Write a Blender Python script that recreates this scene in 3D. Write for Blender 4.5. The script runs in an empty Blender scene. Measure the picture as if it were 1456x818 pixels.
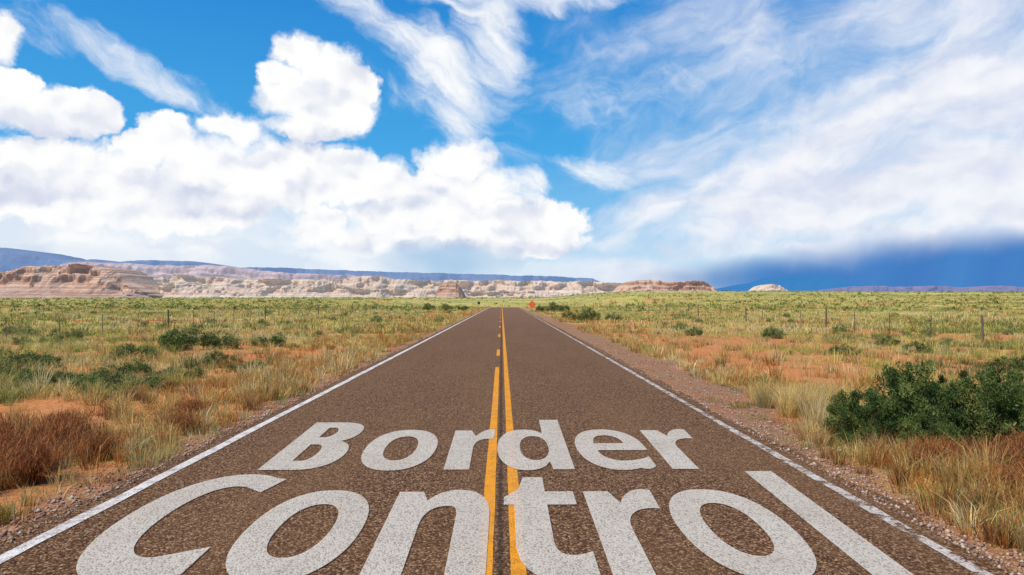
import bpy, math, random
import numpy as np
rng=np.random.default_rng(7); random.seed(7)
scene=bpy.context.scene
F=971.0; VPX,VPY=718.0,426.0; CAMH=2.0
PITCH=math.atan(17/F); YAW=math.atan(10/F)

# ------------------------------------------------------------ node helpers
class T:
    def __init__(s,tree): s.t=tree; s.N=tree.nodes; s.L=tree.links; s.dim='3D'
    def _set(s,inp,v):
        if v is None: return
        if isinstance(v,bpy.types.NodeSocket): s.L.new(v,inp)
        else:
            if isinstance(v,(tuple,list)) and len(v)==3 and inp.type=='RGBA': v=(*v,1)
            inp.default_value=v
    def M(s,op,a,b=None,c=None,clamp=False):
        n=s.N.new('ShaderNodeMath'); n.operation=op; n.use_clamp=clamp
        for i,v in enumerate((a,b,c)): s._set(n.inputs[i],v)
        return n.outputs[0]
    def V(s,op,a,b=None,c=None,scale=None):
        n=s.N.new('ShaderNodeVectorMath'); n.operation=op
        for i,v in enumerate((a,b,c)): s._set(n.inputs[i],v)
        if scale is not None: s._set(n.inputs['Scale'],scale)
        return n.outputs['Value'] if op in('LENGTH','DOT_PRODUCT','DISTANCE') else n.outputs[0]
    def rotz(s,v,ang):
        n=s.N.new('ShaderNodeVectorRotate'); n.rotation_type='Z_AXIS'
        s._set(n.inputs['Vector'],v); n.inputs['Angle'].default_value=ang
        return n.outputs[0]
    def noise(s,v,scale,detail=4,rough=.55,dist=0,col=False):
        n=s.N.new('ShaderNodeTexNoise'); n.noise_dimensions=s.dim; s._set(n.inputs['Vector'],v)
        n.inputs['Scale'].default_value=scale; n.inputs['Detail'].default_value=detail
        n.inputs['Roughness'].default_value=rough; n.inputs['Distortion'].default_value=dist
        return n.outputs['Color' if col else 'Fac']
    def vor(s,v,scale,detail=0,rough=.5,feature='F1',out='Distance',norm=False):
        n=s.N.new('ShaderNodeTexVoronoi'); n.voronoi_dimensions=s.dim; n.feature=feature; s._set(n.inputs['Vector'],v)
        n.inputs['Scale'].default_value=scale; n.inputs['Detail'].default_value=detail
        n.inputs['Roughness'].default_value=rough
        n.normalize=norm
        return n.outputs[out]
    def ss(s,v,a,b,c=0.,d=1.,lin=False):
        n=s.N.new('ShaderNodeMapRange'); n.interpolation_type='LINEAR' if lin else 'SMOOTHSTEP'
        s._set(n.inputs[0],v); s._set(n.inputs[1],a); s._set(n.inputs[2],b); s._set(n.inputs[3],c); s._set(n.inputs[4],d)
        return n.outputs[0]
    def mix(s,f,a,b,blend='MIX'):
        n=s.N.new('ShaderNodeMix'); n.data_type='RGBA'; n.blend_type=blend
        s._set(n.inputs[0],f); s._set(n.inputs[6],a); s._set(n.inputs[7],b)
        return n.outputs[2]
    def ramp(s,f,stops):
        n=s.N.new('ShaderNodeValToRGB'); s._set(n.inputs[0],f)
        e=n.color_ramp.elements
        while len(e)<len(stops): e.new(.5)
        for i,(p,c) in enumerate(stops): e[i].position=p; e[i].color=(*c,1)
        return n.outputs[0]
    def sep(s,v):
        n=s.N.new('ShaderNodeSeparateXYZ'); s._set(n.inputs[0],v); return n.outputs
    def comb(s,x,y,z):
        n=s.N.new('ShaderNodeCombineXYZ')
        for i,v in enumerate((x,y,z)): s._set(n.inputs[i],v)
        return n.outputs[0]
    def bump(s,h,strength,dist):
        n=s.N.new('ShaderNodeBump'); s._set(n.inputs['Height'],h)
        n.inputs['Strength'].default_value=strength; n.inputs['Distance'].default_value=dist
        return n.outputs[0]
def newmat(name):
    m=bpy.data.materials.new(name); m.use_nodes=True; m.node_tree.nodes.clear(); return m,T(m.node_tree)
def out(t,sh):
    o=t.N.new('ShaderNodeOutputMaterial'); t.L.new(sh,o.inputs[0])
def princ(t,col,rough=.9,normal=None,spec=.2,metal=0.):
    p=t.N.new('ShaderNodeBsdfPrincipled'); t._set(p.inputs['Base Color'],col); t._set(p.inputs['Roughness'],rough)
    p.inputs['Specular IOR Level'].default_value=spec; p.inputs['Metallic'].default_value=metal
    if normal is not None: t.L.new(normal,p.inputs['Normal'])
    return p.outputs[0]
def pos(t): return t.N.new('ShaderNodeNewGeometry').outputs['Position']

# ------------------------------------------------------------ camera
cam=bpy.data.cameras.new('camera'); camo=bpy.data.objects.new('camera',cam); scene.collection.objects.link(camo)
cam.sensor_width=36; cam.lens=36*F/1456; cam.clip_start=.1; cam.clip_end=60000
camo.location=(0,0,CAMH); camo.rotation_euler=(math.pi/2+PITCH,0,-YAW); scene.camera=camo
scene.view_settings.view_transform='Standard'; scene.view_settings.look='None'; scene.view_settings.exposure=0

# ------------------------------------------------------------ sun
SD=np.array([-.50,-.42,.85]); SD/=np.linalg.norm(SD)   # direction towards the sun
sun=bpy.data.lights.new('sun','SUN'); sun.energy=4.7; sun.angle=math.radians(.5); sun.color=(1,.90,.76)
so=bpy.data.objects.new('sun',sun); scene.collection.objects.link(so)
from mathutils import Vector
so.rotation_euler=Vector(SD).to_track_quat('Z','Y').to_euler()
sun_el=math.asin(SD[2]); sun_az=math.atan2(SD[0],SD[1])

# ------------------------------------------------------------ world
K=9.71
def ang(px,py):
    a=(px-728)/F; b=(409-py)/F
    y=math.cos(PITCH)-math.sin(PITCH)*b; z=math.sin(PITCH)+math.cos(PITCH)*b
    X=a*math.cos(YAW)+y*math.sin(YAW); Y=-a*math.sin(YAW)+y*math.cos(YAW)
    return K*math.atan2(X,Y), K*math.atan2(z,math.hypot(X,Y))
def ell(c):
    x,y,rx,ry=c[:4]
    cx,cy=ang(x,y); ax=(ang(x+rx,y)[0]-ang(x-rx,y)[0])/2; ay=(ang(x,y-ry)[1]-ang(x,y+ry)[1])/2
    return cx,cy,ax,ay
w=bpy.data.worlds.new('World'); scene.world=w; w.use_nodes=True; w.node_tree.nodes.clear(); t=T(w.node_tree); t.dim='2D'
try: w.cycles.sampling_method='NONE'
except Exception as ex: print('ws',ex)
tc=t.N.new('ShaderNodeTexCoord').outputs['Generated']
sx,sy,sz=t.sep(tc)
az=t.M('ARCTAN2',sx,sy); el=t.M('ARCSINE',sz)
azK=t.M('MULTIPLY',az,K); elK=t.M('MULTIPLY',el,K)
P=t.comb(azK,elK,0.)
sky=t.N.new('ShaderNodeTexSky'); sky.sky_type='NISHITA'; sky.sun_disc=False
sky.sun_elevation=sun_el; sky.sun_rotation=sun_az; sky.altitude=1200; sky.air_density=1.; sky.dust_density=.4; sky.ozone_density=2.
grad=t.ramp(t.ss(elK,0.,4.6,0,1,lin=True),[(0,(5.4,7.4,9.0)),(.18,(2.6,5.9,9.0)),(.45,(.50,4.0,8.4)),(1,(.05,2.2,6.8))])
skyc=t.mix(.88,sky.outputs[0],grad)
nz1=t.V('SUBTRACT',t.noise(P,.9,2,.5,col=True),(.5,.5,.5))
nz2=t.V('SUBTRACT',t.noise(P,3.4,4,.60,col=True),(.5,.5,.5))
Pw=t.V('MULTIPLY_ADD',nz1,(.30,.2,0),P); Pw=t.V('MULTIPLY_ADD',nz2,(.24,.22,0),Pw)
def field(p,blobs):
    cur=None
    for c in blobs:
        cx,cy,ax,ay=ell(c)
        q=t.V('MULTIPLY_ADD',p,(1/ax,1/ay,0),(-cx/ax,-cy/ay,0))
        d=t.V('DOT_PRODUCT',q,q)
        cur=d if cur is None else t.M('MINIMUM',cur,d)
    return t.M('SUBTRACT',1.,t.M('SQRT',cur))
cum=[(430,74,40,28),(468,104,44,36),(405,106,34,22),(404,142,40,32),(500,124,32,30),(450,150,82,40),(503,166,30,26),(440,182,76,17),(330,185,60,20),
 (5,62,36,38),(60,155,94,34),(130,160,46,30),(20,128,50,36),
 (240,190,50,30),(205,212,50,30),(90,245,170,48),(300,240,105,54),(350,190,34,26),(420,245,115,50),(520,262,80,44),(180,285,260,46),
 (655,236,58,38),(692,268,38,42),(640,278,68,46),(600,312,130,38),(705,316,90,40),(795,322,38,36),(745,346,92,20),(560,342,150,22),(455,322,50,34),(375,270,110,40)]
Dc=field(Pw,cum)
vb=t.vor(Pw,2.3,1.,.5,norm=True)
b0=t.M('ADD',t.M('MULTIPLY',vb,-1.1),t.M('MULTIPLY',t.noise(Pw,5,4,.6),.7))
D2=t.M('ADD',Dc,t.M('MULTIPLY',t.M('ADD',b0,.18),.5))
lowf=t.noise(t.V('MULTIPLY',Pw,(.7,1.5,1)),1.0,3,.55)
edge=t.ss(lowf,.35,.65,.16,.60)
ac=t.ss(D2,-.08,edge)
Pr=t.V('MULTIPLY',Pw,(1,1.25,1))
r0=t.noise(Pr,1.5,2,.5); r1=t.noise(t.V('ADD',Pr,(-.07,.18,0)),1.5,2,.5)
rel=t.M('SUBTRACT',r0,r1)
def soft(blobs,base):
    """soft elliptical densities; blobs (x,y,rx,ry,angle,amp)"""
    rots={0:base}; cur=None
    for (x,y,rx,ry,a,amp) in blobs:
        cx,cy,ax,ay=ell((x,y,rx,ry))
        if a not in rots: rots[a]=t.rotz(base,math.radians(a))
        r=math.radians(a); c2=cx*math.cos(r)-cy*math.sin(r); s2=cx*math.sin(r)+cy*math.cos(r)
        q=t.V('MULTIPLY_ADD',rots[a],(1/ax,1/ay,0),(-c2/ax,-s2/ay,0))
        d=t.M('MULTIPLY_ADD',t.V('DOT_PRODUCT',q,q),-amp*.62,amp*1.05)
        cur=d if cur is None else t.M('MAXIMUM',cur,d)
    return t.M('MAXIMUM',cur,0.)
gray=soft([(70,178,110,20,0,.9),(60,268,170,28,0,.8),(290,285,190,30,0,.7),(450,192,70,16,0,.95),(560,302,120,18,0,.5),(640,356,190,13,0,.8),(380,236,70,18,0,.35),(720,302,60,14,0,.35),(500,130,26,20,0,.2)],Pw)
sh=t.M('ADD',t.M('MULTIPLY',rel,1.8),t.M('MULTIPLY',t.M('SUBTRACT',lowf,.5),.8))
sh=t.M('SUBTRACT',sh,t.M('MULTIPLY',gray,.60))
sh=t.M('ADD',sh,t.M('MULTIPLY',t.M('ADD',b0,.20),.30))
sh=t.ss(t.M('ADD',sh,.88),0.,1.)
cumc=t.mix(sh,(6.3,6.8,8.3),(9.97,9.97,9.98))
Ps=t.V('MULTIPLY_ADD',nz1,(.55,.4,0),P)
Ps=t.V('MULTIPLY_ADD',nz2,(.18,.14,0),Ps)
cirB=[(190,92,190,30,22,.75),(60,45,90,32,22,.5),(590,62,130,40,22,.85),(640,105,95,56,40,.98),(655,165,66,42,22,.8),(705,60,48,100,-15,.85),
      (600,140,90,28,22,.6),(840,243,80,22,22,.72),(740,262,32,28,0,.9),(740,2,170,22,0,.7),(880,140,170,40,-10,.38),(700,200,80,46,22,.35)]
cs=soft(cirB,Ps)
Pc=t.V('MULTIPLY',t.rotz(Ps,math.radians(28)),(.7,1.9,1))
st=t.noise(Pc,1.6,5,.60,.3)
ci=t.ss(t.M('ADD',cs,t.M('MULTIPLY',t.M('SUBTRACT',st,.5),1.15)),.20,1.2)
ci=t.M('MULTIPLY',ci,t.ss(cs,0.,.40))
veB=[(1380,200,420,210,0,1.0),(1170,285,300,76,-6,1.1),(1060,170,330,85,-15,.62),(1400,60,380,170,0,.80),(1000,70,320,110,-10,.50),(940,300,105,36,-10,.95),(1500,250,340,170,0,1.1),
     (1180,345,340,26,0,.9),(880,385,130,20,0,.8),(1250,330,260,40,0,1.0),(900,345,80,26,0,.6)]
vs=soft(veB,Ps)
Pq=t.V('MULTIPLY',t.rotz(Ps,math.radians(-14)),(.55,1.35,1))
vn=t.noise(Pq,1.1,6,.58,.3)
ve=t.ss(t.M('ADD',vs,t.M('MULTIPLY',t.M('SUBTRACT',vn,.5),1.3)),.08,1.15)
ve=t.M('MULTIPLY',ve,t.ss(vs,0.,.3))
vsh=t.ss(t.M('ADD',t.M('MULTIPLY',rel,.8),t.M('ADD',t.M('MULTIPLY',lowf,.7),t.M('MULTIPLY',vn,.55))),.28,.95)
vec=t.mix(vsh,(6.9,7.4,8.8),(9.3,9.4,9.8))
hz=soft([(120,345,440,80,0,1.2),(60,300,240,80,0,1.0),(480,372,340,30,0,.9),(420,350,330,40,0,.8)],Ps)
col=t.mix(t.ss(elK,1.0,.05,0,.88),skyc,(7.2,8.5,9.4))
col=t.mix(ve,col,vec)
col=t.mix(ci,col,(9.7,9.8,9.95))
col=t.mix(t.M('MULTIPLY',hz,.95,clamp=True),col,t.mix(t.ss(lowf,.35,.65),(7.2,8.1,9.2),(9.6,9.7,9.9)))
col=t.mix(ac,col,cumc)
Pn=t.V('MULTIPLY_ADD',nz1,(.5,.16,0),P)
rain=soft([(1440,394,440,58,0,1.25),(1200,398,270,36,0,1.05),(1500,360,240,28,0,.85),(1080,394,180,20,0,.7)],Pn)
rn=t.noise(t.V('MULTIPLY',t.rotz(P,math.radians(12)),(1.9,.2,1)),1.2,3,.5)
rain=t.M('MULTIPLY',rain,t.ss(rn,.05,.75,.8,1.))
col=t.mix(t.M('MULTIPLY',t.ss(rain,0.,1.05),.97),col,t.mix(rn,(.25,1.5,4.9),(.6,2.5,6.1)))
rain2=soft([(640,374,90,26,0,.75),(150,362,150,14,0,.25)],Ps)
col=t.mix(t.M('MINIMUM',rain2,.8),col,(3.2,5.4,7.8))
bg=t.N.new('ShaderNodeBackground'); t._set(bg.inputs[0],col); bg.inputs[1].default_value=.1
wo=t.N.new('ShaderNodeOutputWorld'); t.L.new(bg.outputs[0],wo.inputs[0])

# ------------------------------------------------------------ numeric helpers
def sms(a,b,x):
    q=np.clip((np.asarray(x,float)-a)/(b-a),0,1); return q*q*(3-2*q)
def hsh(i,j,s=0):
    n=(i.astype(np.int64)*374761393+j.astype(np.int64)*668265263+s*1442695041)&0xffffffff
    n=((n^(n>>13))*1274126177)&0xffffffff
    return ((n^(n>>16))&0xffff)/65535.
def vnoise(x,y,s=0):
    x=np.asarray(x,float); y=np.asarray(y,float)
    i=np.floor(x); j=np.floor(y); fx=x-i; fy=y-j; fx=fx*fx*(3-2*fx); fy=fy*fy*(3-2*fy)
    return (hsh(i,j,s)*(1-fx)+hsh(i+1,j,s)*fx)*(1-fy)+(hsh(i,j+1,s)*(1-fx)+hsh(i+1,j+1,s)*fx)*fy
def fbm(x,y,s=0,o=4):
    r=0;a=.5
    for k in range(o): r=r+a*vnoise(x*2**k,y*2**k,s+k); a*=.5
    return r/(1-.5**o)
def zroad(y): return -3.5*sms(165,330,y)*(1-sms(400,900,y))
def hgt(x,y):
    x=np.asarray(x,float); y=np.asarray(y,float); ax=np.abs(x)
    b=x/np.maximum(y,50)
    H=6+15*sms(.03,.2,b)-1.5*sms(.4,.8,-b)
    Fz=np.clip((y-150)/1350,0,1)*H
    Fz=Fz+.25*Fz*(fbm(x/300,y/300,5)-.5)
    wv=np.maximum(sms(15,80,ax),sms(400,900,y))
    z=wv*Fz+(1-wv)*zroad(y)
    z=z-.05-.10*sms(4.2,6.5,ax)+.22*(fbm(x/5,y/5,1,3)-.5)*sms(4.6,8,ax)*sms(3000,200,y)+1.0*(fbm(x/45,y/45,2,3)-.5)*sms(9,40,ax)
    return z
def link(o): scene.collection.objects.link(o); return o
def mkmesh(name,v,f,mat=None,col=None,smooth=False):
    v=np.asarray(v,np.float32); f=np.asarray(f,np.int32); k=f.shape[1]
    me=bpy.data.meshes.new(name); me.vertices.add(len(v)); me.vertices.foreach_set('co',v.ravel())
    me.loops.add(f.size); me.loops.foreach_set('vertex_index',f.ravel())
    me.polygons.add(len(f)); me.polygons.foreach_set('loop_start',np.arange(0,f.size,k,dtype=np.int32))
    if smooth: me.polygons.foreach_set('use_smooth',np.ones(len(f),bool))
    me.update(calc_edges=True)
    if col is not None:
        a=me.color_attributes.new('Col','FLOAT_COLOR','POINT')
        c=np.ones((len(v),4),np.float32); c[:,:3]=col; a.data.foreach_set('color',c.ravel())
    if mat: me.materials.append(mat)
    return me
def mkobj(name,v,f,mat=None,col=None,smooth=False,**props):
    o=link(bpy.data.objects.new(name,mkmesh(name,v,f,mat,col,smooth)))
    for k,vv in props.items(): o[k]=vv
    return o
def grid_faces(nr,nc):
    i=np.arange(nr-1)[:,None]*nc+np.arange(nc-1)[None,:]; i=i.ravel()
    return np.stack([i,i+1,i+nc+1,i+nc],1)
# soil / vegetation pattern shared by the ground colour and the plants
def veg(x,y):
    x=np.asarray(x,float); y=np.asarray(y,float); ax=np.abs(x)
    n=.55*fbm(x/(4.5),y/(3.2),141,4)+.45*fbm(x/1.6,y/1.6,142,3)
    bare=.075*sms(5,7,ax)*sms(19,12,ax)*sms(8,12,y)*sms(75,35,y)+.07*sms(11,14,x)*sms(42,22,x)*sms(12,18,y)*sms(42,28,y)
    return n-.462-bare+.04*sms(40,110,y)+.02*sms(15,35,ax)
# ------------------------------------------------------------ materials: ground
m_ground,t=newmat('ground_material'); t.dim='2D'
p=pos(t); X,Y,Z=t.sep(p); AX=t.M('ABSOLUTE',X)
at=t.N.new('ShaderNodeAttribute'); at.attribute_name='Col'; cvr=t.sep(at.outputs['Color'])[0]
n_big=t.noise(p,.09,3,.6); n_mid=t.noise(p,.6,4,.6); n_fine=t.noise(p,9,4,.65); n_grit=t.noise(p,60,2,.6)
soil=t.mix(t.ss(n_fine,.25,.75),(.40,.135,.04),(.64,.265,.09))
soil=t.mix(t.ss(n_mid,.40,.7,0,.3),soil,(.54,.29,.15))
pebx=t.sep(t.vor(p,38,0,out='Color'))[0]
gravel=t.ramp(pebx,[(0,(.09,.045,.027)),(.45,(.23,.13,.08)),(.85,(.35,.22,.145)),(1,(.55,.43,.33))])
gravel=t.mix(t.ss(n_mid,.35,.65,.1,.75),gravel,(.36,.155,.07))
Xn=t.M('ADD',X,t.M('MULTIPLY',t.M('SUBTRACT',n_mid,.5),1.6))
rw=t.M('ADD',4.5,t.ss(Y,8,16,0,1.1))
gm=t.M('MAXIMUM',t.M('MULTIPLY',t.ss(t.M('SUBTRACT',Xn,rw),.4,-.5),t.M('GREATER_THAN',X,0.)),t.M('MULTIPLY',t.ss(Xn,-5.2,-4.4),t.M('LESS_THAN',X,0.)))
grs=t.mix(t.ss(n_mid,.3,.7),(.50,.39,.10),(.34,.32,.075))
grs=t.mix(t.ss(n_big,.4,.7,0,.7),grs,(.58,.46,.15))
cov=t.ss(t.M('ADD',cvr,t.M('MULTIPLY',t.M('SUBTRACT',n_fine,.5),.35)),.35,.75)
cov=t.M('MULTIPLY',cov,t.ss(Y,6,70,.45,1.))
base=t.mix(cov,soil,grs)
far=t.mix(t.ss(t.noise(t.V('MULTIPLY',p,(.5,1.6,1)),.012,5,.65),.35,.65),(.26,.26,.07),(.56,.46,.15))
base=t.mix(t.ss(Y,150,700),base,far)
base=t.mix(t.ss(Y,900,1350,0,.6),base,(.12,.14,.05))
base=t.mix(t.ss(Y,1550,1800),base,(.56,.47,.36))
base=t.mix(t.M('MULTIPLY',gm,t.ss(Y,200,60,.0,.9)),base,gravel)
base=t.mix(t.ss(n_grit,.62,.8,0,.35),base,(.12,.08,.05))
hgtn=t.M('ADD',t.M('MULTIPLY',t.vor(p,38),-.5),t.M('ADD',n_fine,t.M('MULTIPLY',n_grit,.3)))
out(t,princ(t,base,.95,t.bump(hgtn,.6,.03),.05))

ys=np.concatenate([np.arange(-20,60,.5),60*np.exp(np.linspace(0,math.log(14000/60),150))])
xp=np.concatenate([np.arange(0,30,.5),30*np.exp(np.linspace(0,math.log(16000/30),70))])
xs=np.concatenate([-xp[:0:-1],xp])
XX,YY=np.meshgrid(xs,ys); ZZ=hgt(XX,YY)
cv=np.clip(.5+veg(XX,YY)*9,0,1).reshape(-1,1)*np.ones((1,3))
mkobj('ground',np.stack([XX,YY,ZZ],-1).reshape(-1,3),grid_faces(len(ys),len(xs)),m_ground,smooth=True,col=cv,
      kind='structure',label='red sandy desert ground with dry grass cover',category='ground')

# ------------------------------------------------------------ road
m_road,t=newmat('asphalt_material'); t.dim='2D'
p=pos(t); X,Y,Z=t.sep(p)
ch=t.sep(t.vor(p,62,0,out='Color'))[0]
ag=t.ramp(ch,[(0,(.045,.018,.007)),(.32,(.098,.045,.019)),(.60,(.180,.088,.039)),(.84,(.29,.160,.078)),(1,(.50,.33,.19))])
fn=t.noise(p,130,2,.7)
ag=t.mix(t.ss(fn,.42,.62,0,.5),ag,(.046,.020,.009))
lg=t.noise(t.V('MULTIPLY',p,(1,.25,1)),.7,4,.6)
ag=t.mix(t.ss(lg,.35,.7,0,.3),ag,(.21,.108,.050))
ag=t.mix(t.ss(Y,15,110,0,.4),ag,(.22,.125,.075))
seam=t.M('ABSOLUTE',t.M('ADD',X,t.M('ADD',.01,t.M('MULTIPLY',Y,.005))))
ag=t.mix(t.ss(t.M('ADD',seam,t.M('MULTIPLY',t.noise(p,9,3,.6),.06)),.075,.03,0,.65),ag,(.016,.011,.009))
h=t.M('ADD',t.M('MULTIPLY',t.vor(p,62),-1.),t.M('MULTIPLY',fn,.4))
out(t,princ(t,ag,.85,t.bump(h,.75,.009),.08))
fine=np.concatenate([np.arange(-20,60,.12),[y for y in ys if 60<=y<=340]])
def strip(name,x0,x1,yv,z,mat,skew=0.,rag=0.,**props):
    yv=np.asarray(yv,float); n=len(yv)
    off=-skew*(yv-5)
    def jag(k): return rag*(fbm(yv/.7,yv*0+k,11+k,4)-.5)*2
    a=np.stack([x0+off+jag(1),yv,zroad(yv)+z],1); b=np.stack([x1+off+jag(2),yv,zroad(yv)+z],1)
    v=np.concatenate([a,b]); i=np.arange(n-1); f=np.stack([i,i+n,i+n+1,i+1],1)
    return mkobj(name,v,f,mat,**props)
road=strip('road',-4.15,3.80,fine,0.0,m_road,rag=.16,kind='structure',label='straight two-lane desert asphalt road with painted markings',category='road')

def paint(name,c,alo,ahi,grain,wear=0.,w0=.46):
    m,t=newmat(name); t.dim='2D'; p=pos(t)
    ch=t.sep(t.vor(p,62,0,out='Color'))[0]; fn=t.noise(p,130,2,.7); lg=t.noise(p,1.6,5,.7)
    colr=t.mix(t.ss(fn,.3,.7,0,.4),c,tuple(q*.6 for q in c))
    colr=t.mix(t.ss(lg,.3,.75,0,.22),colr,(.32,.21,.13))
    a=t.M('MULTIPLY_ADD',t.M('SUBTRACT',fn,.5),grain,t.ss(ch,0.,.5,alo,ahi,lin=True))
    if wear: a=t.M('SUBTRACT',a,t.ss(t.noise(p,5,5,.8),w0,w0+.16,0,wear))
    a=t.M('MINIMUM',t.M('MAXIMUM',a,0.),ahi)
    h=t.M('MULTIPLY',t.vor(p,62),-1.)
    s=princ(t,colr,.7,t.bump(h,.6,.009),.12)
    tr=t.N.new('ShaderNodeBsdfTransparent'); mx=t.N.new('ShaderNodeMixShader')
    t._set(mx.inputs[0],a); t.L.new(tr.outputs[0],mx.inputs[1]); t.L.new(s,mx.inputs[2]); out(t,mx.outputs[0]); return m
m_white=paint('white_line_paint',(.86,.79,.70),.7,1.,1.0,.4)
m_whiteR=paint('worn_white_line_paint',(.80,.71,.61),.45,.88,1.1,.85,.46)
m_yel=paint('yellow_line_paint',(.92,.35,.010),.8,1.,.9,.2)
m_text=paint('lettering_paint',(.74,.65,.52),.42,.86,1.3,0)
def child(o,par=None):
    o.parent=par or road; return o
child(strip('edge_line',-3.93,-3.80,fine,.008,m_white,rag=.015,label='solid white painted edge line'))
child(strip('edge_line',3.43,3.54,fine,.008,m_whiteR,rag=.022,label='worn white painted edge line'))
child(strip('centre_line',.045,.160,fine,.004,m_yel,skew=.005,rag=.006,label='solid yellow painted centre line'))
child(strip('centre_line',-.205,-.090,[y for y in fine if y<20.3],.004,m_yel,skew=.005,rag=.006,label='solid yellow painted centre line'))
k=0; y0=24.3
while y0<170:
    yv=np.arange(y0,y0+3.05,.25); child(strip('centre_dash',-.205,-.090,yv,.004,m_yel,skew=.005)); y0+=12.1

# ------------------------------------------------------------ lettering
def arc(cx,cy,rx,ry,a0,a1,n=28,e=2.25):
    r=[]
    for k in range(n+1):
        a=math.radians(a0+(a1-a0)*k/n); c,s=math.cos(a),math.sin(a)
        r.append((cx+rx*math.copysign(abs(c)**(2/e),c),cy+ry*math.copysign(abs(s)**(2/e),s)))
    return r
def bez(p0,p1,p2,p3,n=12):
    r=[]
    for k in range(n+1):
        u=k/n; v=1-u
        r.append(tuple(v**3*a+3*v*v*u*b+3*v*u*u*c+u**3*d for a,b,c,d in zip(p0,p1,p2,p3)))
    return r
def g_o(x0,x1,hx,sw,sh):
    cx=(x0+x1)/2; cy=hx/2; rx=(x1-x0)/2; ry=hx/2+.04
    return [arc(cx,cy,rx,ry,0,360,56),arc(cx,cy,rx-sw,ry-sh,0,360,56)]
def g_l(x0,x1,h): return [[(x0,0),(x1,0),(x1,h),(x0,h)]]
def g_n(x0,x1,hx,sw,sh):
    w=x1-x0
    pts=[(x0,0),(x0+sw,0),(x0+sw,hx*.50)]
    pts+=bez((x0+sw,hx*.52),(x0+sw,hx*.70),(x0+sw+.10*w,hx-sh*1.05),(x0+sw+.24*w,hx-sh*1.05))[1:]
    pts+=bez((x0+sw+.24*w,hx-sh*1.05),(x1-sw-.03*w,hx-sh*1.05),(x1-sw,hx*.74),(x1-sw,hx*.60))[1:]
    pts+=[(x1-sw,0),(x1,0),(x1,hx*.64)]
    pts+=bez((x1,hx*.64),(x1,hx*.90),(x1-.14*w,hx*1.02),(x1-.34*w,hx*1.02))[1:]
    pts+=bez((x1-.34*w,hx*1.02),(x0+.50*w,hx*1.02),(x0+sw*1.25,hx*.95),(x0+sw*1.02,hx*.855))[1:]
    pts+=[(x0+sw*.80,hx*.99),(x0,hx*.99)]
    return [pts]
def g_r(x0,x1,hx,sw,sh):
    w=x1-x0
    pts=[(x0,0),(x0+sw,0),(x0+sw,hx*.48)]
    pts+=bez((x0+sw,hx*.48),(x0+sw,hx*.68),(x0+.72*w,hx*.76),(x1-.03*w,hx*.73))[1:]
    pts+=[(x1,hx*1.01)]
    pts+=bez((x1,hx*1.01),(x1-.18*w,hx*1.05),(x0+sw*1.35,hx*1.0),(x0+sw*1.03,hx*.81))[1:]
    pts+=[(x0+sw*.80,hx*.99),(x0,hx*.99)]
    return [pts]
def g_d(x0,x1,hx,sw,sh,asc):
    xs_=x1-sw; rx=(xs_-x0+.10)/2; cx=x0+rx; cy=hx/2; ry=hx/2+.04
    c=(xs_-cx)/rx; a=math.degrees(math.acos(min(1,c**(2.25/2))))
    o=arc(cx,cy,rx,ry,a,360-a,40)
    irx=(xs_-x0-sw)/2+.03; icx=x0+sw+irx; iry=ry-sh
    pts=[(xs_+sw*.14,0),(x1,0),(x1,asc),(xs_,asc)]+[(xs_,o[0][1])]+o[1:-1]+[(xs_-.01,o[-1][1]),(xs_+.02,hx*.16)]
    return [pts,arc(icx-.005,cy,irx-.012,iry,0,360,40)]
def g_e(x0,x1,hx,sw,sh):
    cx=(x0+x1)/2; cy=hx/2; rx=(x1-x0)/2; ry=hx/2+.04; yb=hx*.42
    pts=[(x1,yb)]+arc(cx,cy,rx,ry,2,295,48)
    pts+=bez(pts[-1],(cx+rx*.62,-.04),(x1-rx*.25,.0),(x1-rx*.10,hx*.06),6)[1:]
    pts+=[(x1-rx*.10,hx*.06),(x1-rx*.10,hx*.27)]
    pts+=bez((x1-rx*.10,hx*.27),(cx+rx*.55,hx*.17),(cx+rx*.1,hx*.16),(cx-rx*.05,hx*.19),8)[1:]
    pts+=bez((cx-rx*.05,hx*.19),(cx-rx*.28,hx*.22),(x0+sw*1.02,hx*.30),(x0+sw,yb),8)[1:]
    hole=[(x0+sw,hx*.60),(x1-sw*.95,hx*.60)]+bez((x1-sw*.95,hx*.60),(x1-sw,hx*.76),(cx+rx*.25,hx-sh*.85),(cx,hx-sh*.85))[1:]+bez((cx,hx-sh*.85),(cx-rx*.25,hx-sh*.85),(x0+sw*1.05,hx*.76),(x0+sw,hx*.60))[1:-1]
    return [pts,hole]
def g_C(x0,x1,hc,sw,sh):
    w=x1-x0; rx=w*.60; cx=x0+rx; cy=hc/2; ry=hc/2+.04
    o=arc(cx,cy,rx,ry,62,292,44,2.15)
    pts=[(x1,hc*.94)]+o+[(x1-.02*w,hc*.045),(x1-.02*w,hc*.235)]
    i=arc(cx+.02,cy,rx-sw*1.08,ry-sh,285,72,40,2.15)
    pts+=i+[(x1-.11*w,hc*.765)]
    return [pts]
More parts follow.
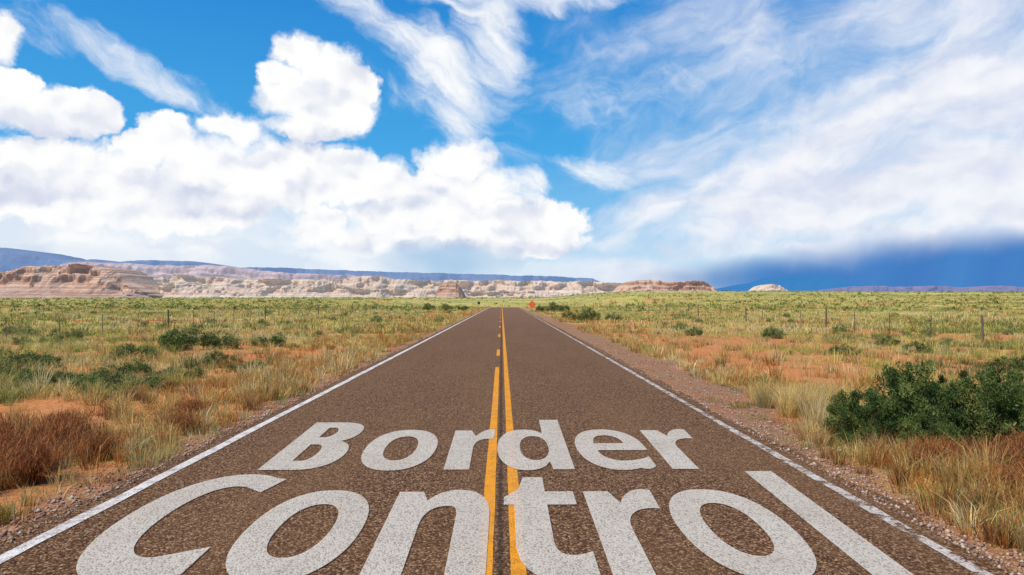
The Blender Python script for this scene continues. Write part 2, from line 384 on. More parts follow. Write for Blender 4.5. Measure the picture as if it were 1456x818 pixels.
def g_B(x0,x1,hc,sw,sh):
    w=x1-x0; my=hc*.53
    pts=[(x0,0),(x0+.48*w,0)]+bez((x0+.48*w,0),(x0+.84*w,0),(x1,hc*.12),(x1,hc*.28))[1:]
    pts+=bez((x1,hc*.28),(x1,hc*.42),(x0+.88*w,hc*.50),(x0+.74*w,my))[1:]
    pts+=bez((x0+.74*w,my),(x0+.86*w,hc*.56),(x0+.95*w,hc*.64),(x0+.95*w,hc*.76))[1:]
    pts+=bez((x0+.95*w,hc*.76),(x0+.95*w,hc*.93),(x0+.78*w,hc),(x0+.44*w,hc))[1:]+[(x0,hc)]
    h1=[(x0+sw,sh*.9),(x0+.46*w,sh*.9)]+bez((x0+.46*w,sh*.9),(x1-sw*1.12,sh*.9),(x1-sw*1.12,hc*.455),(x0+.45*w,hc*.455))[1:]+[(x0+sw,hc*.455)]
    h2=[(x0+sw,hc*.61),(x0+.42*w,hc*.61)]+bez((x0+.42*w,hc*.61),(x1-sw*1.22,hc*.61),(x1-sw*1.22,hc-sh*.9),(x0+.42*w,hc-sh*.9))[1:]+[(x0+sw,hc-sh*.9)]
    return [pts,h1,h2]
def g_t(xl,xr,sx0,hx,sw,ht):
    s1=sx0+sw
    pts=[(sx0+.10,ht),(s1,ht),(s1,hx*.99),(xr,hx*.99),(xr,hx*.79),(s1,hx*.79),(s1,hx*.34)]
    pts+=bez((s1,hx*.34),(s1,hx*.20),(s1+.12,hx*.18),(xr+.01,hx*.245),8)[1:]
    pts+=[(xr+.01,hx*.035)]+bez((xr+.01,hx*.035),(xr-.14,-.02*hx),(sx0+.02,-.09*hx),(sx0,hx*.30),12)[1:]
    pts+=[(sx0,hx*.79),(xl,hx*.79),(xl,hx*.90),(sx0+.04,hx*1.02)]
    return [pts]
def word(name,glyphs,ybase,taper,label):
    cu=bpy.data.curves.new(name,'CURVE'); cu.dimensions='2D'; cu.fill_mode='BOTH'
    for g in glyphs:
        for poly in g:
            q=[]
            for a in poly:
                if not q or math.hypot(a[0]-q[-1][0],a[1]-q[-1][1])>1e-4: q.append(a)
            if math.hypot(q[0][0]-q[-1][0],q[0][1]-q[-1][1])<1e-4: q.pop()
            sp=cu.splines.new('POLY'); sp.points.add(len(q)-1); sp.use_cyclic_u=True
            for k,(a,b) in enumerate(q): sp.points[k].co=(a*(1+taper*b),ybase+b,0,1)
    tmp=bpy.data.objects.new('tmp',cu); link(tmp); dg=bpy.context.evaluated_depsgraph_get()
    me=bpy.data.meshes.new_from_object(tmp.evaluated_get(dg)); bpy.data.objects.remove(tmp); bpy.data.curves.remove(cu)
    me.name=name; me.materials.clear(); me.materials.append(m_text)
    o=link(bpy.data.objects.new(name,me)); o.location.z=.012; o['label']=label; child(o); return o
hx=2.40
word('painted_word',[g_B(-2.89,-2.03,3.08,.29,.50),g_o(-1.83,-.90,hx,.26,.50),g_r(-.72,-.14,hx,.30,.5),g_d(-.10,.82,hx,.29,.50,3.28),
     g_e(.94,1.85,hx,.26,.48),g_r(1.97,2.63,hx,.31,.5)],8.03,.017,'large white painted word Border on asphalt')
hx=2.26
word('painted_word',[g_C(-3.40,-2.32,2.92,.30,.50),g_o(-2.20,-1.22,hx,.26,.48),g_n(-1.05,-.14,hx,.30,.48),g_t(-.01,.68,.09,hx,.31,2.80),
     g_r(.78,1.46,hx,.31,.5),g_o(1.49,2.46,hx,.26,.48),g_l(2.65,2.95,3.05)],4.87,.015,'large white painted word Control on asphalt')

# ------------------------------------------------------------ vegetation materials
def vegmat(name,trans=.3):
    m,t=newmat(name)
    a=t.N.new('ShaderNodeAttribute'); a.attribute_name='Col'
    d=t.N.new('ShaderNodeBsdfDiffuse'); tr=t.N.new('ShaderNodeBsdfTranslucent'); mx=t.N.new('ShaderNodeMixShader')
    t._set(d.inputs[0],a.outputs['Color']); t._set(tr.inputs[0],a.outputs['Color']); mx.inputs[0].default_value=trans
    t.L.new(d.outputs[0],mx.inputs[1]); t.L.new(tr.outputs[0],mx.inputs[2]); out(t,mx.outputs[0]); return m
m_grass=vegmat('grass_material',.35); m_bush=vegmat('shrub_material',.2)
def blades(bx,by,bz,phi,h,lean,wid,col,tipc=1.15):
    n=len(bx); d=np.stack([np.cos(phi),np.sin(phi),0*phi],1); s=rng.uniform(0,2*np.pi,n)
    side=np.stack([np.cos(s),np.sin(s),0*s],1)*(wid/2)[:,None]
    B=np.stack([bx,by,bz],1); up=np.array([0,0,1.])
    Mi=B+d*(lean*h*.35)[:,None]+up*(h*.58)[:,None]
    Ti=B+d*(lean*h)[:,None]+up*(h*(1-.25*np.minimum(lean,1.5)))[:,None]
    v=np.stack([B-side,B+side,Mi-side*.8,Mi+side*.8,Ti],1).reshape(-1,3)
    i=np.arange(n)*5
    f=np.stack([np.stack([i,i+1,i+3],1),np.stack([i,i+3,i+2],1),np.stack([i+2,i+3,i+4],1)],1).reshape(-1,3)
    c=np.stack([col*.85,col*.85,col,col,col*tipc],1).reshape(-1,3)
    return v,f,c
def cat(parts):
    vs,fs,cs=[],[],[]; o=0
    for v,f,c in parts: vs.append(v); fs.append(f+o); cs.append(c); o+=len(v)
    return np.concatenate(vs),np.concatenate(fs),np.concatenate(cs)
STRAW=np.array([.70,.48,.17]); YG=np.array([.60,.54,.14]); GR=np.array([.25,.31,.07]); RUST=np.array([.50,.20,.05]); PALE=np.array([.78,.63,.31]); SAGE=np.array([.23,.25,.09]); BRN=np.array([.27,.13,.06])
def tufts(x,y,nb,hh,rad,wid,ctype):
    n=len(x); tot=n*nb; ti=np.repeat(np.arange(n),nb)
    sg=(ctype==5); rad=np.where(sg,rad*1.7,rad); hh=np.where(sg,hh*.85,hh)
    rr=rad[ti]*np.sqrt(rng.random(tot)); a=rng.uniform(0,2*np.pi,tot)
    bx=x[ti]+rr*np.cos(a); by=y[ti]+rr*np.sin(a); bz=hgt(x,y)[ti]-.02
    phi=a+rng.normal(0,.6,tot)
    h=hh[ti]*rng.uniform(.45,1.1,tot); lean=np.abs(rng.normal(.45,.3,tot))
    pal=np.stack([STRAW,YG,GR,RUST,PALE,SAGE,BRN]); mixf=rng.random(tot)
    col=pal[ctype[ti]]*rng.uniform(.7,1.25,tot)[:,None]*rng.uniform(.65,1.2,n)[ti][:,None]
    alt=pal[rng.choice([0,1,4],tot)]
    col=np.where(((mixf<.20)&(ctype[ti]<5))[:,None],alt*.9,col)
    return blades(bx,by,bz,phi,h,lean,wid[ti]*rng.uniform(.7,1.3,tot)*np.where(sg,1.4,1.)[ti],col)
def sample(n,y0,y1,pw,bmax=.86):
    u=rng.random(n); y=y0*(y1/y0)**u
    x=rng.uniform(-1,1,n)*(bmax*y+3)
    return x,y
def keep(x,y,leak=.12,off=0.):
    re=4.25+1.1*sms(8,15,y)+.9*fbm(y/3.,y*0,33,3)-.45
    k=(x<-4.45-.5*fbm(y/2.,y*0,31,3)+.25)|(x>re)
    v=veg(x,y)+off
    return k&((v>0)|(rng.random(len(x))<leak))
def types(x,y):
    ax=np.abs(x); r=rng.random(len(x)); f=fbm(x/14,y/9,51,3); g=fbm(x/7,y/4,57,3)
    tpe=np.where(f>.50,1,0); tpe=np.where(g>.60,2,tpe); tpe=np.where(g<.42,4,tpe)
    tpe=np.where((r<.15),0,tpe)
    r2=rng.random(len(x)); g2=fbm(x/4.5,y/2.6,61,2)
    tpe=np.where((r2<.05)|((g2>.64)&(r2<.6)),5,tpe); tpe=np.where(r2>.97,6,tpe)
    roadside=(ax<8.5+.03*y)&(ax<12)
    tpe=np.where(roadside&(r<.40),3,tpe); tpe=np.where(roadside&(r>=.40)&(r<.72),0,tpe); tpe=np.where(roadside&(r>.90)&(y<16),6,tpe)
    return tpe
parts=[]
x,y=sample(4400,4.4,16,1); k=keep(x,y); x,y=x[k],y[k]; n=len(x)
parts.append(tufts(x,y,64,rng.uniform(.12,.45,n),rng.uniform(.05,.18,n),np.full(n,.006),types(x,y)))
x,y=sample(12500,14,45,1); k=keep(x,y,.16); x,y=x[k],y[k]; n=len(x)
parts.append(tufts(x,y,30,rng.gamma(5,.062,n),rng.uniform(.08,.30,n),np.full(n,.013),types(x,y)))
x,y=sample(23000,42,170,1); k=keep(x,y,.15); x,y=x[k],y[k]; n=len(x)
parts.append(tufts(x,y,12,rng.gamma(5,.07,n),rng.uniform(.15,.55,n),np.full(n,.042),types(x,y)))
x,y=sample(14000,160,700,1); k=keep(x,y,.2,.03); x,y=x[k],y[k]; n=len(x)
parts.append(tufts(x,y,7,rng.uniform(.25,.6,n),rng.uniform(.4,1.2,n),np.full(n,.16),types(x,y)))
def patch(x0,x1,y0,y1,n,nb,h0,h1,tp,wd=.006,rad=.14):
    x=rng.uniform(x0,x1,n); y=rng.uniform(y0,y1,n)
    return tufts(x,y,nb,rng.uniform(h0,h1,n),np.full(n,rad),np.full(n,wd),rng.choice(tp,n))
parts.append(patch(4.9,6.8,9.8,14,60,130,.35,.8,[0,0,4]))
parts.append(patch(4.8,7.8,6.6,9.0,80,120,.25,.66,[6,3,0,0,6]))
parts.append(patch(4.3,7.0,4.4,6.8,60,120,.15,.5,[6,3,2,3,6,0]))
parts.append(patch(3.9,4.9,4.6,14,50,40,.06,.24,[2,2,0,3]))
parts.append(patch(-5.0,-4.3,5.0,16,40,40,.06,.24,[0,2,2,3]))
parts.append(patch(7.0,12.,9.5,15,70,80,.3,.65,[0,1,4,5],.007))
parts.append(patch(-10.5,-5.4,7.6,10.5,90,110,.25,.58,[3,0,3,6]))
parts.append(patch(-8.5,-4.9,10,15,60,90,.2,.5,[3,0,0,6],.008))
parts.append(patch(-16,-8.0,14.5,19,110,70,.25,.5,[2,5,1,5],.01,.3))
parts.append(patch(-4.85,-4.5,6.2,6.7,5,70,.14,.26,[2],.006,.09))
parts.append(patch(-5.9,-4.7,10,45,90,60,.15,.42,[0,3,4,3],.009,.16))
parts.append(patch(5.4,7.2,16,50,80,50,.15,.42,[0,3,4,3],.011,.18))
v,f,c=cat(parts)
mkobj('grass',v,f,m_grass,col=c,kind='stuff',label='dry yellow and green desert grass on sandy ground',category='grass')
print('grass tris',len(f))

# ------------------------------------------------------------ shrubs
def leafcloud(nc,nl,R,Hh,ls,cols,r2=.22):
    ca=rng.uniform(0,2*np.pi,nc); cr=np.sqrt(rng.random(nc))*R; u=rng.random(nc)
    cz=Hh*(.20+.75*u)*np.sqrt(np.maximum(0.1,1-(cr/R)**2*.75))
    C=np.stack([cr*np.cos(ca),cr*np.sin(ca),cz],1); sz=R*r2*rng.uniform(.5,1.3,nc)
    ti=np.repeat(np.arange(nc),nl); n=len(ti)
    d=rng.normal(0,1,(n,3)); d/=np.linalg.norm(d,axis=1)[:,None]
    p_=C[ti]+d*(sz[ti]*rng.random(n)**.45)[:,None]*np.array([1,1,1.15]); p_[:,2]=np.maximum(p_[:,2],.02)
    a=rng.normal(0,1,(n,3))+np.array([0,0,.9]); a/=np.linalg.norm(a,axis=1)[:,None]
    b=np.cross(a,rng.normal(0,1,(n,3))); b/=np.linalg.norm(b,axis=1)[:,None]
    L=ls*rng.uniform(.6,1.4,n)
    v=np.stack([p_-b*(L*.18)[:,None],p_+b*(L*.18)[:,None],p_+a*L[:,None]+b*(L*.05)[:,None]],1).reshape(-1,3)
    f=np.arange(n*3).reshape(-1,3)
    ccol=np.asarray(cols)[rng.integers(0,len(cols),nc)]*rng.uniform(.7,1.3,nc)[:,None]
    c=np.repeat(ccol[ti]*rng.uniform(.75,1.3,n)[:,None],3,axis=0)
    ns=nc; s0=np.zeros(ns); ph=ca
    B=np.stack([rng.normal(0,.04*R,ns),rng.normal(0,.04*R,ns),0*s0],1)
    wv=np.stack([-np.sin(ph),np.cos(ph),0*ph],1)*(R*.012)
    mid=B*.5+C*.5+np.array([0,0,.05])
    sv=np.stack([B-wv,B+wv,mid-wv*.7,mid+wv*.7,C],1).reshape(-1,3); i=np.arange(ns)*5
    sf=np.stack([np.stack([i,i+1,i+3],1),np.stack([i,i+3,i+2],1),np.stack([i+2,i+3,i+4],1)],1).reshape(-1,3)
    sc=np.tile(np.array([.16,.10,.06]),(len(sv),1))
    return cat([(v,f,c),(sv,sf,sc)])
def drybush(nb,R,Hh,base):
    a=rng.uniform(0,2*np.pi,nb)
    v,f,c=blades(rng.normal(0,R*.15,nb),rng.normal(0,R*.15,nb),np.zeros(nb)-.02,a,Hh*rng.uniform(.5,1.1,nb),np.abs(rng.normal(.6,.4,nb)),np.full(nb,.008),
        base*rng.uniform(.6,1.3,nb)[:,None])
    n2=nb*3; s=rng.integers(0,nb,n2); q=v.reshape(-1,5,3); t0=q[s,4]
    st=q[s,2]+(t0-q[s,2])*rng.random(n2)[:,None]
    v2,f2,c2=blades(st[:,0],st[:,1],st[:,2],rng.uniform(0,6.28,n2),Hh*.28*rng.uniform(.4,1.2,n2),np.abs(rng.normal(.7,.4,n2)),np.full(n2,.007),base*rng.uniform(.7,1.5,n2)[:,None])
    return cat([(v,f,c),(v2,f2,c2)])
HG=[(.075,.12,.033),(.12,.165,.045),(.05,.08,.027),(.17,.20,.06)]
DG=[(.10,.14,.045),(.14,.18,.05),(.08,.11,.04),(.18,.20,.065)]
SG=[(.24,.27,.10),(.31,.32,.11),(.18,.21,.07)]
def place(me,name,x,y,s,label,category,group,rot=None,sz=None):
    o=link(bpy.data.objects.new(name,me)); o.location=(x,y,float(hgt(x,y))-.03)
    o.rotation_euler=(0,0,rng.uniform(0,6.28) if rot is None else rot); z=s*(sz or rng.uniform(.85,1.15)); o.scale=(s,s,z)
    o['label']=label; o['category']=category; o['group']=group; return o
def bmesh_(name,data): return mkmesh(name,data[0],data[1],m_bush,col=data[2])
hero=[bmesh_('green_bush',leafcloud(130,160,.56,1.05,.038,HG,.18)) for _ in range(3)]
mid=[bmesh_('green_bush',leafcloud(46,60,.5,.62,.06,DG if k<2 else SG,.24)) for k in range(5)]
dry=[bmesh_('dry_bush',drybush(520,.4,.55,np.array([.33,.13,.05]))) for _ in range(3)]
for j,(x,y,s,z) in enumerate([(5.15,9.8,.85,1.05),(5.85,9.7,1.1,1.2),(6.75,9.5,1.1,1.15),(5.6,9.0,.65,1.0),(7.7,10.2,1.0,1.15),(6.3,10.2,.9,1.1)]):
    place(hero[j%3],'green_bush',x,y,s,'loose olive green desert bush in dry grass','bush','bushes beside the road',sz=z)
for (x,y,s) in [(-5.4,7.9,1.),(-5.9,8.4,1.1),(-6.4,8.1,1.2),(-5.3,9.0,.8),(-6.9,9.2,1.2),(-5.0,10.6,.7),(5.6,7.3,.9),(6.1,8.0,1.1),(5.2,6.2,.8),(6.5,7.0,1.1),(4.95,5.6,.7),(-7.4,8.5,1.1),(-5.8,7.3,.9),(-6.1,9.3,1.),(-5.6,12.3,.8),(6.3,6.2,1.0),(5.5,5.2,.8),
    (5.1,8.2,.7),(5.5,8.5,.8),(6.9,8.2,1.1),(4.75,6.6,.5),(7.3,9.0,1.1),(-7.9,9.6,1.1),(-6.6,10.4,.9)]:
    place(dry[int(rng.integers(3))],'dry_bush',x,y,s,'rusty brown dried twiggy bush on red soil','bush','dried bushes beside the road')
for (x,y,s,z) in [(-8.4,16.2,1.2,.45),(-9.6,16.6,1.4,.5),(-10.9,17.,1.4,.45),(-12.2,17.4,1.5,.45),(-13.5,18,1.5,.5),(-9.,19,1.3,.5),(-11,20,1.5,.5),(-7.9,21,1.2,.5),(-14.5,21,1.6,.5),(-12.6,15.8,1.3,.5),(-15.5,22.5,1.6,.5),
      (-13.5,29,1.9,.9),(-12.4,30,1.6,.8),(-14.8,31,1.5,.8),(-9.6,23,1.1,.7),(-13,24,1.4,.7),(-11,32,1.5,.7),(7.6,68,1.8,1),(8.8,70,2.,1),(6.9,74,1.5,1),(10.5,66,1.6,1),(11,40,1.1,.8),(15.,38,1.2,.8),(18,32,1.,.8),(17,28,1.1,.7),(13,26,1.1,.7),(14.6,20,1.1,.7),(16.5,21,1.3,.7),
      (6.5,120,2.2,1),(8.5,118,2.6,1.1),(10.5,124,2.4,1),(-8,130,2.0,1),(-11,128,2.2,1),(-15,134,2.4,1)]:
    place(mid[int(rng.integers(2))],'green_bush',x,y,s,'dense dark green desert bush in dry grass','bush','bushes beside the road',sz=z)
cnt=0
while cnt<200:
    x,y=sample(1,14,300,1); x=float(x[0]); y=float(y[0])
    if x>-6 and x<7: continue
    if fbm(np.array([x/25]),np.array([y/25]),77,3)[0]<.44: continue
    place(mid[2+int(rng.integers(3))],'sage_bush',x,y,float(rng.uniform(.4,.95)*(1+y/400)),'low rounded sagebrush bush in open grassland','bush','low bushes scattered over the grassland'); cnt+=1
n=3600; x,y=sample(n,120,1450,1); k=(np.abs(x)>9)|(y>340); x,y=x[k],y[k]; n=len(x)
nl=12; ti=np.repeat(np.arange(n),nl); R=rng.uniform(.5,1.5,n)*(.6+y/700)
p_=np.stack([x[ti]+rng.normal(0,.45,n*nl)*R[ti],y[ti]+rng.normal(0,.45,n*nl)*R[ti],hgt(x,y)[ti]+rng.random(n*nl)*R[ti]*.5],1)
d1=rng.normal(0,1,(n*nl,3))*(R[ti]*.28)[:,None]; d2=rng.normal(0,1,(n*nl,3))*(R[ti]*.28)[:,None]
v=np.stack([p_,p_+d1,p_+d2],1).reshape(-1,3); c=np.repeat((np.array([(.15,.18,.05)])*rng.uniform(.6,1.8,n)[:,None])[ti],3,axis=0)
mkobj('scrub',v,np.arange(len(v)).reshape(-1,3),m_bush,col=c,kind='stuff',label='dark green scrub scattered over distant plain',category='scrub')

# ------------------------------------------------------------ gravel
m_peb,t=newmat('pebble_material')
a=t.N.new('ShaderNodeAttribute'); a.attribute_name='Col'; out(t,princ(t,a.outputs['Color'],.9,None,.1))
n=11000
y=4.2*(32/4.2)**rng.random(n); sgn=rng.random(n)<.55
x=np.where(sgn,3.66+np.abs(rng.normal(0,.6,n))*(.7+sms(8,15,y)),-4.05-np.abs(rng.normal(0,.4,n)))
r=rng.gamma(3,.0038,n)+.003; r=np.minimum(r,.034)
octv=np.array([[1,0,0],[-1,0,0],[0,1,0],[0,-1,0],[0,0,.7],[0,0,-.7],]); octf=np.array([[0,2,4],[2,1,4],[1,3,4],[3,0,4],[2,0,5],[1,2,5],[3,1,5],[0,3,5]])
v=octv[None]*rng.uniform(.6,1.25,(n,6,1))*r[:,None,None]; th=rng.uniform(0,6.28,n); cth,sth=np.cos(th)[:,None],np.sin(th)[:,None]
vx=v[...,0]*cth-v[...,1]*sth; vy=v[...,0]*sth+v[...,1]*cth
zz=np.where((x>-4.15)&(x<3.78),0.,hgt(x,y))
v=np.stack([vx+x[:,None],vy+y[:,None],v[...,2]+zz[:,None]+r[:,None]*.3],-1).reshape(-1,3)
f=(octf[None]+(np.arange(n)*6)[:,None,None]).reshape(-1,3)
pc=np.array([(.30,.19,.13),(.40,.28,.20),(.20,.115,.08),(.38,.20,.12),(.50,.39,.30)])[rng.integers(0,5,n)]
mkobj('gravel',v,f,m_peb,col=np.repeat(pc,6,axis=0),kind='stuff',label='loose brown gravel along the asphalt edge',category='gravel')

# ------------------------------------------------------------ fences
m_wood,t=newmat('weathered_wood'); p=pos(t)
out(t,princ(t,t.mix(t.noise(t.V('MULTIPLY',p,(12,12,1)),4,4,.6),(.08,.06,.04),(.20,.16,.12)),.9))
m_steel,t=newmat('rusty_steel'); out(t,princ(t,t.mix(t.noise(pos(t),20,4,.6),(.12,.07,.045),(.19,.15,.12)),.7,None,.4,.3))
def prism(r0,r1,h,ns=7,jit=.0):
    v=[]
    for (r,z) in ((r0,-.3),(r0*.97,h*.5),(r1,h-.02),(r1*.6,h)):
        for k in range(ns):
            a=2*math.pi*k/ns; v.append((r*math.cos(a)*(1+jit*random.uniform(-1,1)),r*math.sin(a)*(1+jit*random.uniform(-1,1)),z))
    fa=[]
    for rr in range(3):
        for k in range(ns):
            a=rr*ns+k; b=rr*ns+(k+1)%ns; fa.append((a,b,b+ns,a+ns))
    me=bpy.data.meshes.new('fence_post'); me.from_pydata(v,[],fa+[tuple(range(3*ns,4*ns))]); return me
me_wood=prism(.06,.052,1.45,9,.15); me_wood.materials.append(m_wood)
def tpost():
    v=[];f=[]
    for (x0,x1,y0,y1) in ((-.022,.022,-.004,.004),(-.004,.004,.0045,.035)):
        b=len(v)
        for z in (-.3,1.3):
            v+= [(x0,y0,z),(x1,y0,z),(x1,y1,z),(x0,y1,z)]
        f+=[(b,b+1,b+5,b+4),(b+1,b+2,b+6,b+5),(b+2,b+3,b+7,b+6),(b+3,b,b+4,b+7),(b+4,b+5,b+6,b+7)]
    me=bpy.data.meshes.new('fence_post'); me.from_pydata(v,[],f); return me
me_t=tpost(); me_t.materials.append(m_steel)
def fence(xf,y0,y1,step,woodmod,off):
    e=link(bpy.data.objects.new('wire_fence',None)); e.location=(xf,y0,float(hgt(xf,y0)))
    e['label']='barbed wire fence with wooden and steel posts in grassland'; e['category']='fence'; e['group']='fences along the road'
    yy=np.arange(y0,y1,step); k=0
    for yv in yy:
        o=link(bpy.data.objects.new('fence_post',me_wood if (k+off)%woodmod==0 else me_t)); o.parent=e
        o.location=(random.uniform(-.05,.05),yv-y0,float(hgt(xf,yv))-e.location.z); o.rotation_euler=(random.uniform(-.05,.05),random.uniform(-.05,.05),random.uniform(0,.4))
        k+=1
    vs=[];fs=[]
    for zw in (.4,.72,1.0,1.25):
        for j in range(len(yy)-1):
            a=np.array([0,yy[j]-y0,float(hgt(xf,yy[j]))-e.location.z+zw]); b=np.array([0,yy[j+1]-y0,float(hgt(xf,yy[j+1]))-e.location.z+zw])
            r=.003; o0=len(vs)
            for q in (a,b):
                for k2 in range(3):
                    an=k2*2.094; vs.append((q[0]+.04+r*math.cos(an),q[1],q[2]+r*math.sin(an)))
            for k2 in range(3):
                a2=(k2+1)%3; fs.append((o0+k2,o0+a2,o0+3+a2,o0+3+k2))
    me=bpy.data.meshes.new('fence_wire'); me.from_pydata(vs,[],fs); me.materials.append(m_steel)
    o=link(bpy.data.objects.new('fence_wire',me)); o.parent=e
fence(-25.,30.5,330.,4.1,5,0)
fence(23.4,25.,330.,4.1,4,2)

# ------------------------------------------------------------ signs
def box(name,sx,sy,sz_,loc,mat,par,rot=(0,0,0)):
    import bmesh
    me=bpy.data.meshes.new(name); bm=bmesh.new(); bmesh.ops.create_cube(bm,size=1)
    bmesh.ops.scale(bm,vec=(sx,sy,sz_),verts=bm.verts); bmesh.ops.bevel(bm,geom=bm.edges[:],offset=min(sx,sy,sz_)*.15,segments=1,affect='EDGES')
    bm.to_mesh(me); bm.free(); me.materials.append(mat); o=link(bpy.data.objects.new(name,me)); o.parent=par; o.location=loc; o.rotation_euler=rot; return o
m_or,t=newmat('orange_sign_face'); out(t,princ(t,t.mix(t.noise(pos(t),3,3),(.75,.10,.02),(.85,.16,.03)),.45,None,.5))
m_dk,t=newmat('dark_marker'); out(t,princ(t,t.mix(t.noise(pos(t),5,3),(.03,.03,.03),(.06,.05,.05)),.6))
e=link(bpy.data.objects.new('warning_sign',None)); e.location=(4.45,112,float(hgt(4.45,112))); e['label']='orange diamond warning sign on a low stand by the road'; e['category']='road sign'
box('sign_panel',.95,.02,.95,(0,0,1.25),m_or,e,(0,math.radians(45),0))
box('sign_post',.06,.05,1.3,(0,.04,.62),m_steel,e)
box('stand_leg',.05,.05,1.0,(-.3,.04,.10),m_steel,e,(0,math.radians(72),0)); box('stand_leg',.05,.05,1.0,(.3,.04,.10),m_steel,e,(0,math.radians(-72),0))
e=link(bpy.data.objects.new('road_sign',None)); e.location=(-4.9,128,float(hgt(-4.9,128))); e['label']='small dark sign panel on a steel post'; e['category']='road sign'
box('sign_panel',.5,.02,.5,(0,0,1.4),m_dk,e); box('sign_post',.06,.05,1.6,(0,.04,.7),m_steel,e)

# ------------------------------------------------------------ distant relief
def rockmat(name,c1,c2,c3,haze,hazef,zs,cliff=None,cf=.85):
    m,t=newmat(name); g=t.N.new('ShaderNodeNewGeometry'); p=g.outputs['Position']; X,Y,Z=t.sep(p)
    n=t.noise(p,.012,5,.65)
    st=t.noise(t.comb(t.M('MULTIPLY',X,.0012),0.,t.M('ADD',t.M('MULTIPLY',Z,zs),t.M('MULTIPLY',n,.9))),1.,5,.75)
    c=t.mix(t.ss(st,.42,.58),c1,c2); c=t.mix(t.ss(n,.5,.62,0,.8),c,c3)
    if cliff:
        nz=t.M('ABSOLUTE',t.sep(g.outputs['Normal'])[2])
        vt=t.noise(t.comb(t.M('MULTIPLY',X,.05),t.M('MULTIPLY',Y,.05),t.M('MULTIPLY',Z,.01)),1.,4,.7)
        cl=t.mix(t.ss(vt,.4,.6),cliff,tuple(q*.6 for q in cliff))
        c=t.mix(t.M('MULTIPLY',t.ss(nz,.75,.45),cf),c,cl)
    d=princ(t,c,.95,t.bump(t.noise(p,.06,5,.75),.8,10.),.05)
    e=t.N.new('ShaderNodeEmission'); t._set(e.inputs[0],haze); mx=t.N.new('ShaderNodeMixShader'); mx.inputs[0].default_value=hazef  # aerial haze painted in: glowing haze colour mixed into the rock by distance layer
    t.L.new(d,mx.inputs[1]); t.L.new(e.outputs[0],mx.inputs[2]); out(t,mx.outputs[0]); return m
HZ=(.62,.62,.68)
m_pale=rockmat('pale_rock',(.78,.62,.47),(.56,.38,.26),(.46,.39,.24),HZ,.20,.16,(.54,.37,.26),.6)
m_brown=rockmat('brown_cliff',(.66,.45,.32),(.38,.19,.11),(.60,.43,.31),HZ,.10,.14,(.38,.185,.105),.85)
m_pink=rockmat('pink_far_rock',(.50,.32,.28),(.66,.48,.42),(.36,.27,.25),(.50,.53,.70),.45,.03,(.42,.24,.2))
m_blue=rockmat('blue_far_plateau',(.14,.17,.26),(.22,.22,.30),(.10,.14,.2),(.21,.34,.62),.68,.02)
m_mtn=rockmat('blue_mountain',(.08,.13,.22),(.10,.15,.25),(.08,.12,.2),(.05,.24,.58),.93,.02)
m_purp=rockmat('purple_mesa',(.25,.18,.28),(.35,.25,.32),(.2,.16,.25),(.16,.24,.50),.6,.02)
def ridge(name,prof,D,mat,label,category,rough=.5,jag=1.5,depth=300,nx=400,zb=-5.,seed=0):
    pxs=np.array([a for a,b in prof],float); pys=np.array([b for a,b in prof],float)
    u=np.linspace(pxs[0],pxs[-1],nx); top=np.interp(u,pxs,pys)
    stp=np.round((fbm(u/14,u*0,seed+3,3)-.5)*6)/6
    top=top+jag*(stp*2.2+(fbm(u/4,u*0,seed+4,3)-.5)*.9)*np.minimum(1,np.minimum(np.arange(nx),np.arange(nx)[::-1])/12)
    x=(u-VPX)/F*D; zt=CAMH+(VPY-top)*D/F; zt=np.maximum(zt,zb+1)
    H=zt-zb; Hm=H.max()
    rows=[(-2.6,0),(-2.2,.06),(-1.9,.10),(-1.6,.15),(-1.3,.20),(-1.1,.27),(-.95,.33),(-.75,.36),(-.6,.42),(-.52,.50),(-.40,.55),(-.37,.64),(-.36,.72),(-.28,.74),(-.22,.76),(-.20,.85),(-.18,.93),(-.12,.95),(-.10,1.),(.4,1.0),(1.5,.98)]
    V=[]
    for r,(dy,hz_) in enumerate(rows):
        ny=fbm(x/(Hm*.8),np.full(nx,r*.10),seed+7,6)-.5
        nf=np.abs(fbm(x/(Hm*.22),np.full(nx,r*.06),seed+8,3)-.5)
        nz=fbm(x/(Hm*.5),np.full(nx,r*.4),seed+9,4)-.5
        yy=D+dy*Hm*1.1+(ny*rough*2.2+nf*.35)*Hm*(1 if dy<.3 else 0)
        zz=zb+H*np.clip(hz_+nz*.16*(1 if 0<hz_<.94 else 0),0,1)
        V.append(np.stack([x,yy,zz],1))
    V.append(np.stack([x,np.full(nx,D+depth),np.full(nx,zb)],1))
    V=np.concatenate(V); f=grid_faces(len(rows)+1,nx)
    return mkobj(name,V,f,mat,kind='structure',label=label,category=category)
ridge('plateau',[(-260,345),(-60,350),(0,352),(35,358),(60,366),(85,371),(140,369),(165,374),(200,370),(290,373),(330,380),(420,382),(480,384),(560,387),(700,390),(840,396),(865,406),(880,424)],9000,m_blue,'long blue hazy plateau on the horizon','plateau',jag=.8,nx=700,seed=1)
ridge('mesa',[(60,420),(80,379),(110,374),(150,375),(185,375),(230,378),(300,377),(360,384),(430,390),(500,392),(540,400),(560,422)],7000,m_pink,'banded pink mesa with flat top','mesa',jag=1.6,nx=500,seed=2)
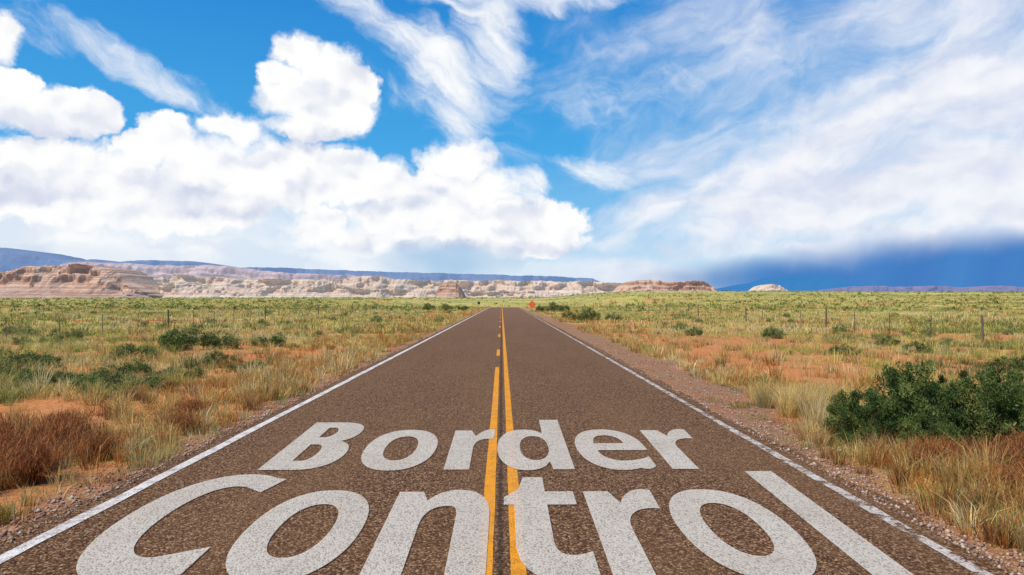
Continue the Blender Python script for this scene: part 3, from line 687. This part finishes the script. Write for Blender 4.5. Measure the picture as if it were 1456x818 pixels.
ridge('mountain',[(1000,424),(1030,411),(1060,405),(1090,400),(1110,393),(1135,390),(1160,391),(1190,394),(1215,403),(1250,408),(1300,412),(1330,424)],11500,m_mtn,'hazy blue mountain beneath rain cloud','mountain',jag=.5,nx=200,seed=3)
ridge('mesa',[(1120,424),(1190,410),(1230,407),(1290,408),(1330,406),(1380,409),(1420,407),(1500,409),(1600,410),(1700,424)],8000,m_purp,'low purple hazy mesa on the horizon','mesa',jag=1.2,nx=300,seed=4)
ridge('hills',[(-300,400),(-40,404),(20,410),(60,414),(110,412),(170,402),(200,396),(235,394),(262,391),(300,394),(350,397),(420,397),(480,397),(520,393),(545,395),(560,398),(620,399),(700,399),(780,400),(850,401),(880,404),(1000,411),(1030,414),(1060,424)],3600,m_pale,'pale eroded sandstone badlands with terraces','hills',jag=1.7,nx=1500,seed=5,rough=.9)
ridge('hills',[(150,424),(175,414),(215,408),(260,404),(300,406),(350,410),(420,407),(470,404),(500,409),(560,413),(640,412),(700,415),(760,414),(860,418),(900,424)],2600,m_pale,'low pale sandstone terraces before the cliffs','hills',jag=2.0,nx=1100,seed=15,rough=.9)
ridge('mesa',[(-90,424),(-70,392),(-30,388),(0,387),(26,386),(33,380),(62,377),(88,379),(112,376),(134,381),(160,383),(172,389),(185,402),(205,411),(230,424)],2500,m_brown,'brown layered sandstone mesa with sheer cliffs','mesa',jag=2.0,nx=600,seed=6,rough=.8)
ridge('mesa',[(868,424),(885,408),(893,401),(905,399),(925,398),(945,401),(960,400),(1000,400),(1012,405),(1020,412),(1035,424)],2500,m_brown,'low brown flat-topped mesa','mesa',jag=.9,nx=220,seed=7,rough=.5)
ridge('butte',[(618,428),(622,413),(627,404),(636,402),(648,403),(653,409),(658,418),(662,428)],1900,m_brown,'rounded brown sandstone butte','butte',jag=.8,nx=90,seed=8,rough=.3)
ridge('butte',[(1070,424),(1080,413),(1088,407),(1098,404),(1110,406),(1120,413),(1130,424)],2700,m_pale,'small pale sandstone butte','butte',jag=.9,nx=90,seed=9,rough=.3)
